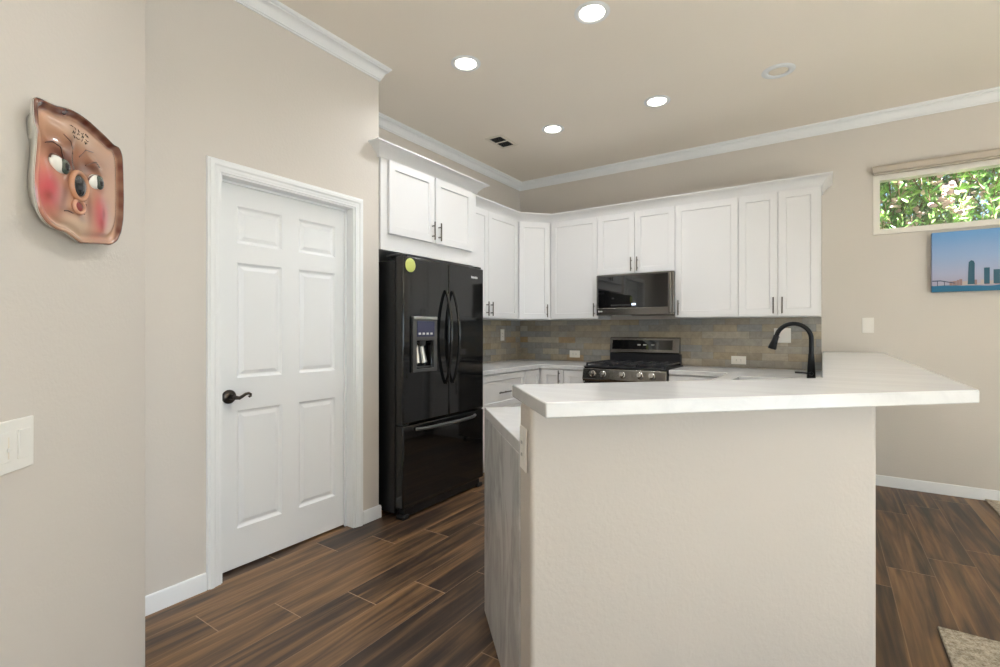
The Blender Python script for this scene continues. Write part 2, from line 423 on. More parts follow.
# ------------------------------------------------------------------ trim
CR = [(0, CZ-.088), (.008, CZ-.088), (.008, CZ-.080), (.014, CZ-.078), (.014, CZ-.070), (.020, CZ-.064), (.026, CZ-.046), (.038, CZ-.030), (.048, CZ-.025), (.048, CZ-.018), (.054, CZ-.016), (.060, CZ-.010), (.062, CZ-.0005), (0, CZ-.0005)]
bm = NB(); sweep(bm, [(XD+.0005, -3.49), (XD+.0005, DE+.0005), (XL+.0005, DE+.0005), (XL+.0005, YB-.0005), (4.49, YB-.0005)], CR)
obj('trim_1', bm, M['trim'], kind='structure', smooth=50)
BB = [(0, .0005), (.012, .0005), (.012, .070), (.009, .082), (.004, .085), (0, .085)]
bm = NB(); sweep(bm, [(XD+.0005, -3.4), (XD+.0005, OY0-.061)], BB); sweep(bm, [(XD+.0005, OY1+.061), (XD+.0005, DE+.0005), (XD-.10, DE+.0005)], BB)
obj('baseboard_left', bm, M['trim'], kind='structure', smooth=25)
bm = NB(); sweep(bm, [(PX1+.001, YB-.0005), (4.49, YB-.0005)], BB)
obj('baseboard_back', bm, M['trim'], kind='structure', smooth=25)
bm = NB(); sweep(bm, [de(D0+.0005, -2.9), de(D0+.0005, 1.80)], BB)
obj('baseboard_entry', bm, M['trim'], kind='structure', smooth=25)

# pantry door: casing, jamb, six panel slab, lever
door = bpy.data.objects.new('door_1', None); COL.objects.link(door); door['kind'] = 'structure'
door.location = (XD, OY0, 0); door.rotation_euler = (0, 0, PI/2)        # local x along the wall, -y into the room
w = OY1-OY0
bm = NB()
CW = .064
prof = [(0, 0), (-.012, 0), (-.010, .010), (-.013, .016), (-.013, .026), (-.019, .034), (-.019, .050), (-.013, .055), (-.013, .060), (-.006, CW), (0, CW)]
# casing as a mitred frame: profile (y depth, outward distance) swept around the opening
rings = []
for (cx, cz, ox, oz) in ((.005, 0.001, -1, 0), (.005, OZ-.006, -1, 1), (w-.005, OZ-.006, 1, 1), (w-.005, .001, 1, 0)):
    rings.append([bm.verts.new((cx+ox*o, y-.0006, cz+oz*o)) for y, o in prof])
for a, b in zip(rings, rings[1:]):
    for j in range(len(prof)): bm.faces.new((a[j], a[(j+1) % len(prof)], b[(j+1) % len(prof)], b[j]))
bm.faces.new(rings[0]); bm.faces.new(rings[-1][::-1])
obj('casing', bm, M['trim'], door, smooth=30)
obj('jamb', boxes((.0008, .016, -.004, .119, .001, OZ-.017), (w-.016, w-.0008, -.004, .119, .001, OZ-.017), (.0008, w-.0008, -.004, .119, OZ-.016, OZ-.0008),
                  (.016, .028, .060, .073, .001, OZ-.017), (w-.028, w-.016, .060, .073, .001, OZ-.017), (.016, w-.016, .060, .073, OZ-.028, OZ-.016)), M['trim'], door, smooth=0)
bm = NB()
cols = ((1.344-OY0, 1.598-OY0), (1.704-OY0, 1.958-OY0)); rows = ((.215, .835), (1.005, 1.612), (1.712, 1.908))
panelled(bm, .019, w-.019, .012, OZ-.019, .074, .035, [(a, b, c, d) for a, b in cols for c, d in rows],
         [(.010, .010), (.018, .012), (.034, .006), (.038, .004)])
slab = obj('slab', bm, M['trim'], door, smooth=12)
lx, lz = 1.302-OY0, .912
hd = bpy.data.objects.new('lever_handle', None); COL.objects.link(hd); hd.parent = door
bm = NB(); X = Matrix.Translation((lx, .0735, lz)) @ Matrix.Rotation(PI/2, 4, 'X')
lathe(bm, [(0, 0), (.036, 0), (.036, .005), (.032, .010), (.020, .013), (.014, .018), (.012, .045), (.014, .050), (.012, .056), (0, .058)], X)
obj('rosette', bm, M['bronze'], hd)
bm = NB(); y_ = .074-.050
tube(bm, [(lx-.004, y_, lz), (lx+0.0106, y_-.004, lz-.002), (lx+0.0264, y_-.004, lz-.006), (lx+0.0440, y_-.002, lz+.001), (lx+0.0616, y_, lz+.011), (lx+0.0774, y_, lz+.014), (lx+0.0880, y_, lz+.008), (lx+0.0880, y_, lz-.002), (lx+0.0818, y_, lz-.005), (lx+0.0774, y_, lz)],
     [.011, .0105, .009, .008, .0075, .007, .0068, .0065, .0055, .004], 12)
obj('lever', bm, M['bronze'], hd, smooth=60)

# ------------------------------------------------------------------ backsplash
bm = NB(); box(bm, 0, -.030-XL-.009, -.008, -.0005, .9125, 1.368)
obj('wall_backsplash', bm, M['tile'], kind='structure', loc=(XL+.009, YB, 0), smooth=0)
bm = NB(); box(bm, 0, YB-3.325, -.008, -.0005, .9125, 1.368)
obj('wall_backsplash_left', bm, M['tile'], kind='structure', loc=(XL, 3.325, 0), rotz=PI/2, smooth=0)
bm = NB(); box(bm, 0, YB-.009-2.12, -.008, -.0005, .9125, 1.034)
obj('wall_backsplash_bar', bm, M['tile'], kind='structure', loc=(PX0, YB-.009, 0), rotz=-PI/2, smooth=0)

# ------------------------------------------------------------------ cabinets (local: x along the front, -y into the room, front of carcass at y=0)
SH = [(.0, .0), (.003, .009)]
def shaker(bm, x0, x1, z0, z1, y0=-.021, t=.019, fr=.056):
    f = min(fr, (x1-x0)*.3, (z1-z0)*.3)
    panelled(bm, x0, x1, z0, z1, y0, t, [(x0+f, x1-f, z0+f, z1-f)], SH)
def pull_bm(x, z, L=.135, vertical=True, y0=-.021):
    bm = NB(); h = L/2; st = .038; yy = y0-.030
    if vertical:
        tube(bm, [(x, yy, z-h), (x, yy, z+h)], .0058, 10)
        for s in (-1, 1): tube(bm, [(x, y0-.0004, z+s*st), (x, yy, z+s*st)], .0045, 8)
    else:
        tube(bm, [(x-h, yy, z), (x+h, yy, z)], .0058, 10)
        for s in (-1, 1): tube(bm, [(x+s*st, y0-.0004, z), (x+s*st, yy, z)], .0045, 8)
    return bm

def wall_cabinet(label, loc, rotz, w, depth, z0, z1, doors, body=None, group=None):
    """doors: list of (x0,x1,z0,z1,pull_x or None)"""
    t = thing('wall_cabinet', label, 'cabinet', loc, rotz, group)
    bm = NB()
    if body: prism(bm, body, z0, z1)
    else: box(bm, 0, w, 0, depth, z0, z1)
    obj('carcass', bm, M['cab'], t, bevel=.001)
    for (a, b, c, d, px) in doors:
        bm = NB(); shaker(bm, a, b, c, d)
        dr = obj('door', bm, M['cab'], t, bevel=.0012, smooth=20)
        if px is not None:
            obj('pull_handle', pull_bm(px, c+.085), M['pull'], dr)
    return t
UZ0, UZ1 = 1.37, 2.415
DZ0, DZ1 = 1.378, 2.403
YF = YB-.335                  # front of the back wall's wall cabinets
XF = XL+.335
g = .002
# left wall, two doors between fridge cabinet and corner
wd = 4.356-3.325
wall_cabinet('white two-door wall cabinet between the refrigerator and the corner cabinet', (XF, 3.325, 0), PI/2, wd-.001, .334, UZ0, UZ1,
             [(g, .4915-g, DZ0, DZ1, .4915-.035), (.4915+g, wd-.006, DZ0, DZ1, .4915+.035)])
# diagonal corner
cx0, cy0 = XF, 4.358; cx1, cy1 = XL+.60, YF
L = math.hypot(cx1-cx0, cy1-cy0); ang = math.atan2(cy1-cy0, cx1-cx0)
def loc2(x, y):
    dx, dy = x-cx0, y-cy0; return (dx*math.cos(ang)+dy*math.sin(ang), -dx*math.sin(ang)+dy*math.cos(ang))
wall_cabinet('white single-door diagonal wall cabinet set across the kitchen corner', (cx0, cy0, 0), ang, L, 0, UZ0, UZ1,
             [(.024, L-.024, DZ0, DZ1, L-.058)], body=[loc2(*p) for p in ((cx0, cy0), (cx1, cy1), (cx1, YB-.001), (XL+.001, YB-.001), (XL+.001, cy0))])
xa, xb, xc, xd_, xe = cx1+.002, -1.912, -1.156, -.627, -.031
wall_cabinet('white single-door wall cabinet left of the microwave', (xa, YF, 0), 0, xb-xa-.001, .334, UZ0, UZ1, [(.006, xb-xa-g, DZ0, DZ1, xb-xa-.034)])
wall_cabinet('short white two-door wall cabinet directly above the microwave', (xb, YF, 0), 0, xc-xb-.001, .334, 1.803, UZ1,
             [(g, (xc-xb)/2-g, 1.81, DZ1, (xc-xb)/2-.03), ((xc-xb)/2+g, xc-xb-g, 1.81, DZ1, (xc-xb)/2+.03)])
wall_cabinet('white single-door wall cabinet right of the microwave', (xc, YF, 0), 0, xd_-xc-.001, .334, UZ0, UZ1, [(g, xd_-xc-g, DZ0, DZ1, .034)])
wall_cabinet('white two-door wall cabinet above the sink side, beside bare beige wall', (xd_, YF, 0), 0, xe-xd_, .334, UZ0, UZ1,
             [(g, (xe-xd_)/2-g, DZ0, DZ1, (xe-xd_)/2-.032), ((xe-xd_)/2+g, xe-xd_-.012, DZ0, DZ1, (xe-xd_)/2+.032)])
# moulding along their tops
CC = [(.0006, DZ1+.0015), (.006, DZ1+.0015), (.012, UZ1+.004), (.022, UZ1+.020), (.040, UZ1+.042), (.064, UZ1+.060), (.078, UZ1+.064), (.078, UZ1+.075), (.0006, UZ1+.075)]
bm = NB(); sweep(bm, [(XF, 3.330), (cx0, cy0), (cx1, cy1), (xe, YF), (xe, YB-.001)], CC)
tp = NB()
obj('cabinet_crown_moulding', bm, M['cab'], label='white crown moulding running along the tops of the wall cabinets, past the diagonal corner', cat='moulding', smooth=45)
# cabinet over the refrigerator, with side panel to the floor
FX = -2.475
t = thing('refrigerator_cabinet', 'white two-door cabinet above the black refrigerator, with its own crown', 'cabinet', (FX, DE+.004, 0), PI/2)
fw = 3.318-DE-.004
obj('carcass', boxes((0, fw, .02, -XL+FX-.001, 1.80, 2.43), (fw-.018, fw, .02, -XL+FX-.001, .001, 1.7995)), M['cab'], t)
bm = NB(); panelled(bm, 0, fw, 1.80, 2.43, 0, .0195, [], []); obj('face_frame', bm, M['cab'], t, bevel=.001)
m0 = DE+.004
for a, b, px in ((2.313-m0, 2.768-m0, 2.742-m0), (2.788-m0, 3.243-m0, 2.814-m0)):
    bm = NB(); shaker(bm, a, b, 1.915, 2.412)
    d = obj('door', bm, M['cab'], t, bevel=.0012, smooth=20); obj('pull_handle', pull_bm(px, 2.0), M['pull'], d)
cz = 2.412
FC = [(.001, cz+.004), (.008, cz+.004), (.012, cz+.020), (.026, cz+.036), (.046, cz+.058), (.070, cz+.074), (.084, cz+.078), (.084, cz+.088), (.001, cz+.088)]
bm = NB(); sweep(bm, [(-.012, .0145), (-.012, -.0), (fw+.001, 0), (fw+.001, .12)], [(o, z) for o, z in FC])
obj('crown', bm, M['cab'], t, smooth=45)

# ------------------------------------------------------------------ base cabinets
BZ0, BZ1 = .10, .868
def base_cabinet(label, loc, rotz, w, depth, fronts, body=None, toe=True, low=None):
    t = thing('base_cabinet', label, 'cabinet', loc, rotz)
    bm = NB()
    if body: prism(bm, body, BZ0, BZ1)
    elif low:
        box(bm, 0, w, 0, depth, BZ0, low); box(bm, 0, w, 0, .02, low+.0005, BZ1)
    else: box(bm, 0, w, 0, depth, BZ0, BZ1)
    obj('carcass', bm, M['cab'], t, bevel=.001)
    if toe: obj('toe_kick', boxes((.002, w-.002, .06, depth, .001, BZ0-.001)), M['cab'], t, smooth=0)
    for kind, a, b, c, d, pull in fronts:
        bm = NB(); shaker(bm, a, b, c, d, fr=.05)
        f = obj(kind, bm, M['cab'], t, bevel=.0012, smooth=20)
        if pull: obj('pull_handle', pull_bm(*pull), M['pull'], f)
    return t
BXF = XL+.605; BYF = YB-.615
w_ = 4.05-3.325
base_cabinet('white drawer base cabinet between the refrigerator and the corner', (BXF, 3.325, 0), PI/2, w_-.001, .604,
             [('drawer', g, w_-.004, .565, .858, ((3.66-3.325), .70, .19, False)), ('drawer', g, w_-.004, .115, .558, ((3.66-3.325), .38, .19, False))])
# corner base with a hinged pair of doors
t = thing('base_cabinet', 'white corner base cabinet with two narrow doors meeting in the corner', 'cabinet')
bm = NB(); prism(bm, [(BXF, 4.052), (BXF, BYF), (-2.155, BYF), (-2.155, YB-.002), (XL+.002, YB-.002), (XL+.002, 4.052)], BZ0, BZ1); obj('carcass', bm, M['cab'], t)
bm = NB(); prism(bm, [(BXF-.06, 4.054), (BXF-.06, BYF+.06), (-2.157, BYF+.06), (-2.157, YB-.004), (XL+.004, YB-.004), (XL+.004, 4.054)], .001, BZ0-.001); obj('toe_kick', bm, M['cab'], t)
bm = NB(); shaker(bm, 0, .272, .115, .858, fr=.05); d = obj('door', bm, M['cab'], t, bevel=.0012, smooth=20, loc=(BXF, 4.056, 0), rotz=PI/2)
bm = NB(); shaker(bm, 0, .238, .115, .858, fr=.05); d = obj('door', bm, M['cab'], t, bevel=.0012, smooth=20, loc=(-2.397, BYF, 0))
obj('pull_handle', pull_bm(.198, .79), M['pull'], d)
w_ = -1.937+2.153
base_cabinet('narrow white base cabinet tucked against the left side of the range', (-2.153, BYF, 0), 0, w_, .612, [('door', .003, w_-.003, .115, .858, None)])
w_ = -.66+1.140
base_cabinet('white drawer base cabinet right of the range, under the window-side counter', (-1.140, BYF, 0), 0, w_, .612,
             [('drawer', g, w_-.03, .70, .858, ((w_-.03)/2, .78, .15, False)), ('door', g, w_-.03, .115, .693, (.035, .60))])
# sink run (fronts face -x) and the diagonal peninsula run
base_cabinet('white sink base cabinet facing the range, under the black faucet', (-.635, BYF+.0, 0), -PI/2, 2.018, .62,
             [('door', .05, .45, .115, .858, (.41, .77)), ('door', .455, .855, .115, .858, (.495, .77)), ('door', .86, 1.33, .115, .858, (1.29, .77)), ('door', 1.335, 1.97, .115, .858, (1.375, .77))], low=.64)
d0, e0 = 1.19, 2.115
pen = thing('peninsula_cabinet', 'white base cabinet behind the veined, shade-greyed quartz end panel', 'cabinet', (*de(d0, e0), 0), -PI*3/4)
def pl_(x, y): return (d0-(x+y)*R2, e0-(y-x)*R2)          # local x runs back along -d, local -y towards the kitchen (+e)
ax_, ay_ = de(d0, e0)
body = [(0, 0), (d0-.376, 0), (d0-.376, e0-1.478), pl_(-.016, 2.08), pl_(-.016, ay_)]
bm = NB(); prism(bm, body, BZ0, BZ1); obj('carcass', bm, M['cab'], pen)
bm = NB(); prism(bm, [(.06, .06), (d0-.378, .06), (d0-.378, e0-1.480), pl_(-.018, 2.09), pl_(-.018, ay_-.002)], .001, BZ0-.001); obj('toe_kick', bm, M['cab'], pen)
for i in range(2):
    a = .012+i*.401
    bm = NB(); shaker(bm, a, a+.397, .115, .858, fr=.05); d = obj('door', bm, M['cab'], pen, bevel=.0012, smooth=20)
    obj('pull_handle', pull_bm(a+(.36 if i == 0 else .037), .77), M['pull'], d)

# ------------------------------------------------------------------ counters
CT0, CT1 = .870, .910
def edge(bm_poly): return bm_poly
bm = NB(); prism(bm, [(XL+.001, 3.322), (-2.415, 3.322), (-2.415, BYF-.025), (-1.936, BYF-.025), (-1.936, YB-.001), (XL+.001, YB-.001)], CT0, CT1)
obj('countertop', bm, M['quartz_y'], bevel=.003, label='white quartz countertop from the refrigerator around the corner to the range', cat='countertop')
SX0, SX1, SY0, SY1 = -.545, -.165, 3.33, 4.06
XI = -.662
dl = 2.145
bm = NB(); prism(bm, [(-1.138, YB-.001), (-1.138, BYF-.025), (XI, BYF-.025), (XI, XI+dl/R2), de(.351, dl), de(.351, 1.478), (PX0-.011, PX0-.011+1.478/R2+.001), (PX0-.011, YB-.001)], CT0, CT1,
                 [[(SX0, SY0), (SX1, SY0), (SX1, SY1), (SX0, SY1)]])
cw = thing('countertop', 'white quartz countertop holding the sink, with a shade-greyed waterfall end by the half wall', 'countertop')
obj('slab', bm, M['quartz_y'], cw, bevel=.003)
bm = NB(); prism(bm, [de(.351, dl), de(.351, 1.478), de(.373, 1.478), de(.373, dl)], .001, CT0-.0005)
obj('waterfall_end', bm, M['quartz_end'], cw, bevel=.002, label='veined quartz panel, greyed as in shade, down to the floor')
bm = NB(); prism(bm, [de(.344, 1.162), (.386, 2.024), (.390, YB-.001), (-.024, YB-.001), (-.012, 2.204), de(.350, 1.571)], 1.0355, 1.0755)
obj('bar_top', bm, M['quartz'], bevel=.004, label='white veined quartz bar top on the cream half wall, wider than the counter behind', cat='countertop')

# sink and faucet
sk = thing('kitchen_sink', 'white undermount sink set into the counter behind the bar', 'sink', ((SX0+SX1)/2, (SY0+SY1)/2, CT0))
bm = NB(); hx, hy = (SX1-SX0)/2, (SY1-SY0)/2
o, i_ = .022, .004
outer = [(-hx-o, -hy-o), (hx+o, -hy-o), (hx+o, hy+o), (-hx-o, hy+o)]; inner = [(-hx+i_, -hy+i_), (hx-i_, -hy+i_), (hx-i_, hy-i_), (-hx+i_, hy-i_)]
prism(bm, outer, -.012, -.001, [inner])
prism(bm, [(x*.97, y*.985) for x, y in outer], -.2, -.0125, [inner]); prism(bm, [(x*.97, y*.985) for x, y in outer], -.212, -.2005)
obj('bowl', bm, M['sink'], sk)
bm = NB(); lathe(bm, [(0, -.2), (.045, -.2), (.045, -.196), (.03, -.197), (0, -.199)]); obj('drain', bm, M['silver'], sk)
fa = thing('kitchen_faucet', 'black high-arc pull-down kitchen faucet standing behind the sink', 'faucet', (-.077, 3.70, CT1+.0005), 0)
bm = NB(); lathe(bm, [(0, 0), (.030, 0), (.030, .006), (.027, .012), (.024, .06), (.021, .12), (.0165, .185), (.0135, .205), (0, .206)]); obj('base', bm, M['faucet'], fa)
bm = NB(); pts = [(0, 0, .2)]; Rr = .098; top = .290
for k in range(0, 19):
    a = PI*k/18*.93; pts.append((-Rr+Rr*math.cos(a), 0, top+Rr*math.sin(a)))
tube(bm, pts, .0142, 14); obj('spout', bm, M['faucet'], fa, smooth=60)
e0 = Vector(pts[-1]); dr_ = (Vector(pts[-1])-Vector(pts[-2])).normalized()
bm = NB(); tube(bm, [e0, e0+dr_*.004, e0+dr_*.035, e0+dr_*.085, e0+dr_*.094], [.0145, .0175, .019, .0265, .024], 16); obj('spray_head', bm, M['faucet'], fa, smooth=50)
bm = NB(); tube(bm, [(0, -.012, .068), (0, -.030, .070)], [.014, .012], 12); tube(bm, [(0, -.030, .070), (-.035, -.033, .072), (-.088, -.034, .074)], [.0065, .0058, .0062], 10); obj('lever', bm, M['faucet'], fa, smooth=50)

# ------------------------------------------------------------------ refrigerator (local: x along +Y, -y towards the room)
FXF = -2.30; FY0, FY1 = 2.287, 3.187
fr = thing('refrigerator', 'black glossy french-door refrigerator with a bottom freezer and ice dispenser', 'refrigerator', (FXF, FY0, 0), PI/2)
fwid = FY1-FY0
obj('body', boxes((.008, fwid-.008, .086, .70, .03, 1.725)), M['black_side'], fr, bevel=.006)
obj('gasket', boxes((.016, fwid-.016, .074, .0855, .075, 1.72)), M['black_plastic'], fr, smooth=0)
seam = .4655
# dispenser opening in the left door
DX0, DX1, DZa, DZb = .075, .318, .972, 1.352
def fridge_door(x0, x1, hole):
    bm = NB()
    if hole: panelled(bm, x0, x1, .632, 1.748, 0, .073, [(.118, .278, 1.0, 1.18)], [(.0, .0), (.004, .058)])
    else: panelled(bm, x0, x1, .632, 1.748, 0, .073, [], [])
    return obj('door', bm, M['black'], fr, bevel=.010, segs=3, smooth=30)
dl_ = fridge_door(0, seam-.002, True); dr = fridge_door(seam+.002, fwid, False)
def arc_handle(xc, parent, sgn):
    bm = NB(); n = 16; pts = []; rr = []
    z0, z1 = .868, 1.545
    for k in range(n+1):
        s = k/n; b = math.sin(PI*s)
        pts.append((xc + sgn*(.006*(1-b)), -.004-.062*b**.75, z0+(z1-z0)*s)); rr.append(.010+.002*b)
    tube(bm, pts, rr, 12); return obj('handle', bm, M['black'], parent, smooth=60)
arc_handle(seam-.045, dl_, 1); arc_handle(seam+.045, dr, -1)
bm = NB(); panelled(bm, 0, fwid, .072, .622, 0, .073, [], []); fz = obj('freezer_drawer', bm, M['black'], fr, bevel=.010, segs=3, smooth=30)
bm = NB(); pts = [(.115+.665*s, -.004-.050*math.sin(PI*s)**.5, .588) for s in [k/16 for k in range(17)]]
tube(bm, pts, .0115, 12); obj('handle', bm, M['dark_grey'], fz, smooth=60)
obj('base_grille', boxes((.03, fwid-.03, .02, .085, .012, .066)), M['black_plastic'], fr, bevel=.004)
for x in (.035, fwid-.035):
    obj('foot', boxes((x-.03, x+.03, .005, .075, .0005, .030)), M['black_plastic'], fr, bevel=.006)
    obj('hinge_cover', boxes((x-.03, x+.03, .02, .16, 1.7495, 1.765)), M['black_plastic'], fr, bevel=.005)
    obj('hinge_cover', boxes((x-.033, x+.033, .012, .07, .6235, .6305)), M['black_plastic'], fr)
dp = bpy.data.objects.new('dispenser', None); COL.objects.link(dp); dp.parent = fr
bm = NB(); X = Matrix(((1, 0, 0, 0), (0, 0, 1, 0), (0, 1, 0, 0), (0, 0, 0, 1)))
prism(bm, [(DX0, DZa), (DX1, DZa), (DX1, DZb), (DX0, DZb)], -.018, -.0005, [[(.112, .995), (.284, .995), (.284, 1.185), (.112, 1.185)]], X)
obj('bezel', bm, M['dark_grey'], dp, bevel=.004)
obj('top_strip', boxes((DX0+.006, DX1-.006, -.024, -.0185, DZb-.022, DZb-.004)), M['silver'], dp, bevel=.002)
obj('control_panel', boxes((.112, .284, -.0205, -.0183, 1.212, 1.318)), M['display'], dp, smooth=0)
bm = NB()
for k in range(4): box(bm, .124+k*.039, .146+k*.039, -.0222, -.0207, 1.226, 1.240)
obj('buttons', bm, M['letters'], dp, smooth=0)
bm = NB(); tube(bm, [(.198, .020, 1.178), (.198, .010, 1.15)], [.030, .018], 14); obj('ice_chute', bm, M['dark_grey'], dp)
bm = NB(); tube(bm, [(.17, .05, 1.15), (.165, .030, 1.03)], [.018, .024], 10); tube(bm, [(.225, .05, 1.15), (.23, .030, 1.03)], [.018, .024], 10); obj('paddle', bm, M['silver'], dp)
obj('drip_tray', boxes((.120, .276, -.012, .055, 1.0015, 1.008)), M['dark_grey'], dp, smooth=0)
bm = NB(); x = .735
for k, (wc, hc) in enumerate(((.010, .018), (.009, .014), (.010, .016), (.008, .014), (.010, .018), (.009, .014))):
    box(bm, x, x+wc, -.003, -.0005, 1.663, 1.663+hc); x += wc+.0045
obj('badge', bm, M['letters'], fr, smooth=0, label='pale maker badge too small to read')
# round magnet
bm = NB(); lathe(bm, [(0, 0), (.047, 0), (.047, .002), (.040, .006), (0, .007)], Matrix.Rotation(PI/2, 4, 'X'))
obj('round_magnet', bm, M['yellow'], loc=(FXF+.0008, FY0+.066, 1.690), rotz=PI/2, label='lime yellow round magnet at the top left of the refrigerator door', cat='magnet')

# ------------------------------------------------------------------ microwave
mx0, mx1 = -1.898, -1.151; mf = 4.555
mw = thing('microwave', 'black stainless over-the-range microwave under the short wall cabinet', 'microwave', (mx0, mf, 1.402), 0)
mW = mx1-mx0; mH = 1.800-1.402
obj('body', boxes((.004, mW-.004, .032, YB-mf-.010, .012, mH)), M['black_side'], mw, bevel=.003)
bm = NB(); prism(bm, [(0, 0), (mW, 0), (mW, mH-.002), (0, mH-.002)], 0, .030, [[(.016, .072), (mW-.052, .072), (mW-.052, mH-.016), (.016, mH-.016)]], XZ)
md = obj('door_frame', bm, M['steel'], mw, bevel=.004)
obj('window', boxes((.017, mW-.053, .004, .028, .073, mH-.017)), M['glass_dark'], md, smooth=0)
obj('handle', boxes((mW-.044, mW-.018, -.014, -.0005, .012, mH-.014)), M['steel'], mw, bevel=.006, segs=3)
bm = NB()
for k in range(9): box(bm, .15+k*.022, .163+k*.022, .0022, .0036, .092, .105)
obj('touch_keys', bm, M['dark_grey'], mw, smooth=0)
obj('clock_display', boxes((.355, .395, .0022, .0036, .094, .112)), M['clock'], mw, smooth=0)
bm = NB(); X = Matrix.Translation((.026, -.0006, .040)) @ Matrix.Rotation(PI/2, 4, 'X'); lathe(bm, [(0, 0), (.009, 0), (.009, .0015), (0, .0016)], X)
box(bm, .040, .060, -.0020, -.0005, .034, .046); obj('badge', bm, M['letters'], mw, smooth=0, label='small pale maker badge')
obj('vent_base', boxes((.02, mW-.02, .05, YB-mf-.03, .0, .0115)), M['steel'], mw, smooth=0)
obj('work_light', boxes((.12, .30, .10, .17, -.004, -.0005)), M['plate'], mw, smooth=0)

# ------------------------------------------------------------------ range
rx0, rx1 = -1.928, -1.146; rf = 4.285
rg = thing('gas_range', 'black stainless gas range with five knobs standing under the microwave', 'range', (rx0, rf, 0), 0)
rW = rx1-rx0; rD = YB-rf
obj('body', boxes((.002, rW-.002, .045, rD-.012, .06, .905)), M['black_side'], rg, bevel=.003)
bm = NB(); vs = [(.0, .775), (-.012, .80), (.016, .895), (.045, .905), (.045, .775)]
prism(bm, vs, 0.001, rW-.001, (), Matrix(((0, 0, 1, 0), (1, 0, 0, 0), (0, 1, 0, 0), (0, 0, 0, 1))))
cp = obj('control_panel', bm, M['steel'], rg, bevel=.004)
for x in (-1.826, -1.722, -1.540, -1.378, -1.270):
    tilt = math.atan2(.028, .095)
    X = Matrix.Translation((x-rx0, .0025, .848)) @ Matrix.Rotation(PI/2-tilt, 4, 'X')
    bm = NB(); lathe(bm, [(0, .0006), (.029, .0006), (.029, .006), (.025, .008), (.024, .034), (.021, .038), (0, .039)], X, 24)
    vs_ = box(bm, -.003, .003, -.021, .021, .039, .046); bmesh.ops.transform(bm, matrix=X, verts=vs_)
    obj('knob', bm, M['knob'], rg, bevel=0, smooth=40)
obj('cooktop', boxes((.001, rW-.001, .02, rD-.075, .9055, .918)), M['iron'], rg, bevel=.004)
gw = (rW-.03)/3
for k in range(3):
    bm = NB(); a = .015+k*gw+.003; b = a+gw-.006; y0, y1 = .045, rD-.10
    zt, zb = .948, .936
    for yy in (y0, y1-.014): box(bm, a, b, yy, yy+.014, zb, zt)
    for xx in (a, b-.014): box(bm, xx, xx+.014, y0+.0145, y1-.0145, zb, zt)
    box(bm, (a+b)/2-.006, (a+b)/2+.006, y0+.0145, y1-.0145, zb, zt)
    for yy in (y0+(y1-y0)*.28, y0+(y1-y0)*.5, y0+(y1-y0)*.72): box(bm, a+.0145, b-.0145, yy-.005, yy+.005, zb+.001, zt+.001)
    for xx in (a, b-.014):
        for yy in (y0, y1-.014): box(bm, xx, xx+.014, yy, yy+.014, .9185, zb-.0002)
    obj('grate', bm, M['iron'], rg, bevel=.002)
    for yy in (y0+(y1-y0)*.28, y0+(y1-y0)*.72):
        bm = NB(); lathe(bm, [(0, .9185), (.045, .9185), (.045, .924), (.032, .926), (.030, .931), (0, .932)], Matrix.Translation(((a+b)/2, yy, 0)), 20)
        obj('burner', bm, M['iron'], rg)
by = rD-.070
obj('back_riser', boxes((.030, rW-.030, by+.012, rD-.012, .9055, 1.020)), M['iron'], rg, bevel=.002)
bm = NB(); prism(bm, [(by+.0, 1.0205), (by-.008, 1.03), (by+.012, 1.178), (by+.03, 1.186), (rD-.012, 1.186), (rD-.012, 1.0205)], .034, rW-.040, (), Matrix(((0, 0, 1, 0), (1, 0, 0, 0), (0, 1, 0, 0), (0, 0, 0, 1))))
bgd = obj('backguard', bm, M['steel'], rg, bevel=.004)
bm = NB(); tl = math.atan2(.020, .148)
vs_ = box(bm, .062, rW-.105, -.0025, -.0006, -.045, .050); bmesh.ops.transform(bm, matrix=Matrix.Translation((0, by+.002, 1.106)) @ Matrix.Rotation(-tl, 4, 'X'), verts=vs_)
obj('display_glass', bm, M['glass_dark'], rg, smooth=0)
for xx in (.33, .39, .47):
    bm = NB(); v2 = box(bm, xx, xx+.03, -.0045, -.0028, -.004, .008); bmesh.ops.transform(bm, matrix=Matrix.Translation((0, by+.002, 1.106)) @ Matrix.Rotation(-tl, 4, 'X'), verts=v2)
    obj('display_digit', bm, M['letters'], rg, smooth=0)
bm = NB(); panelled(bm, .004, rW-.004, .255, .765, .010, .034, [(.11, rW-.11, .36, .64)], [(0, 0), (.004, .004)]); od = obj('oven_door', bm, M['steel'], rg, bevel=.003)
bm = NB(); tube(bm, [(.06, -.035, .70), (rW-.06, -.035, .70)], .012, 12)
for xx in (.09, rW-.09): tube(bm, [(xx, .0095, .70), (xx, -.035, .70)], .009, 10)
obj('handle', bm, M['steel'], od)
bm = NB(); panelled(bm, .004, rW-.004, .065, .248, .010, .034, [], []); obj('drawer', bm, M['steel'], rg, bevel=.003)
for xx in (.04, rW-.04):
    for yy in (.09, rD-.08):
        bm = NB(); tube(bm, [(xx, yy, .0005), (xx, yy, .0595)], .016, 10); obj('foot', bm, M['iron'], rg)

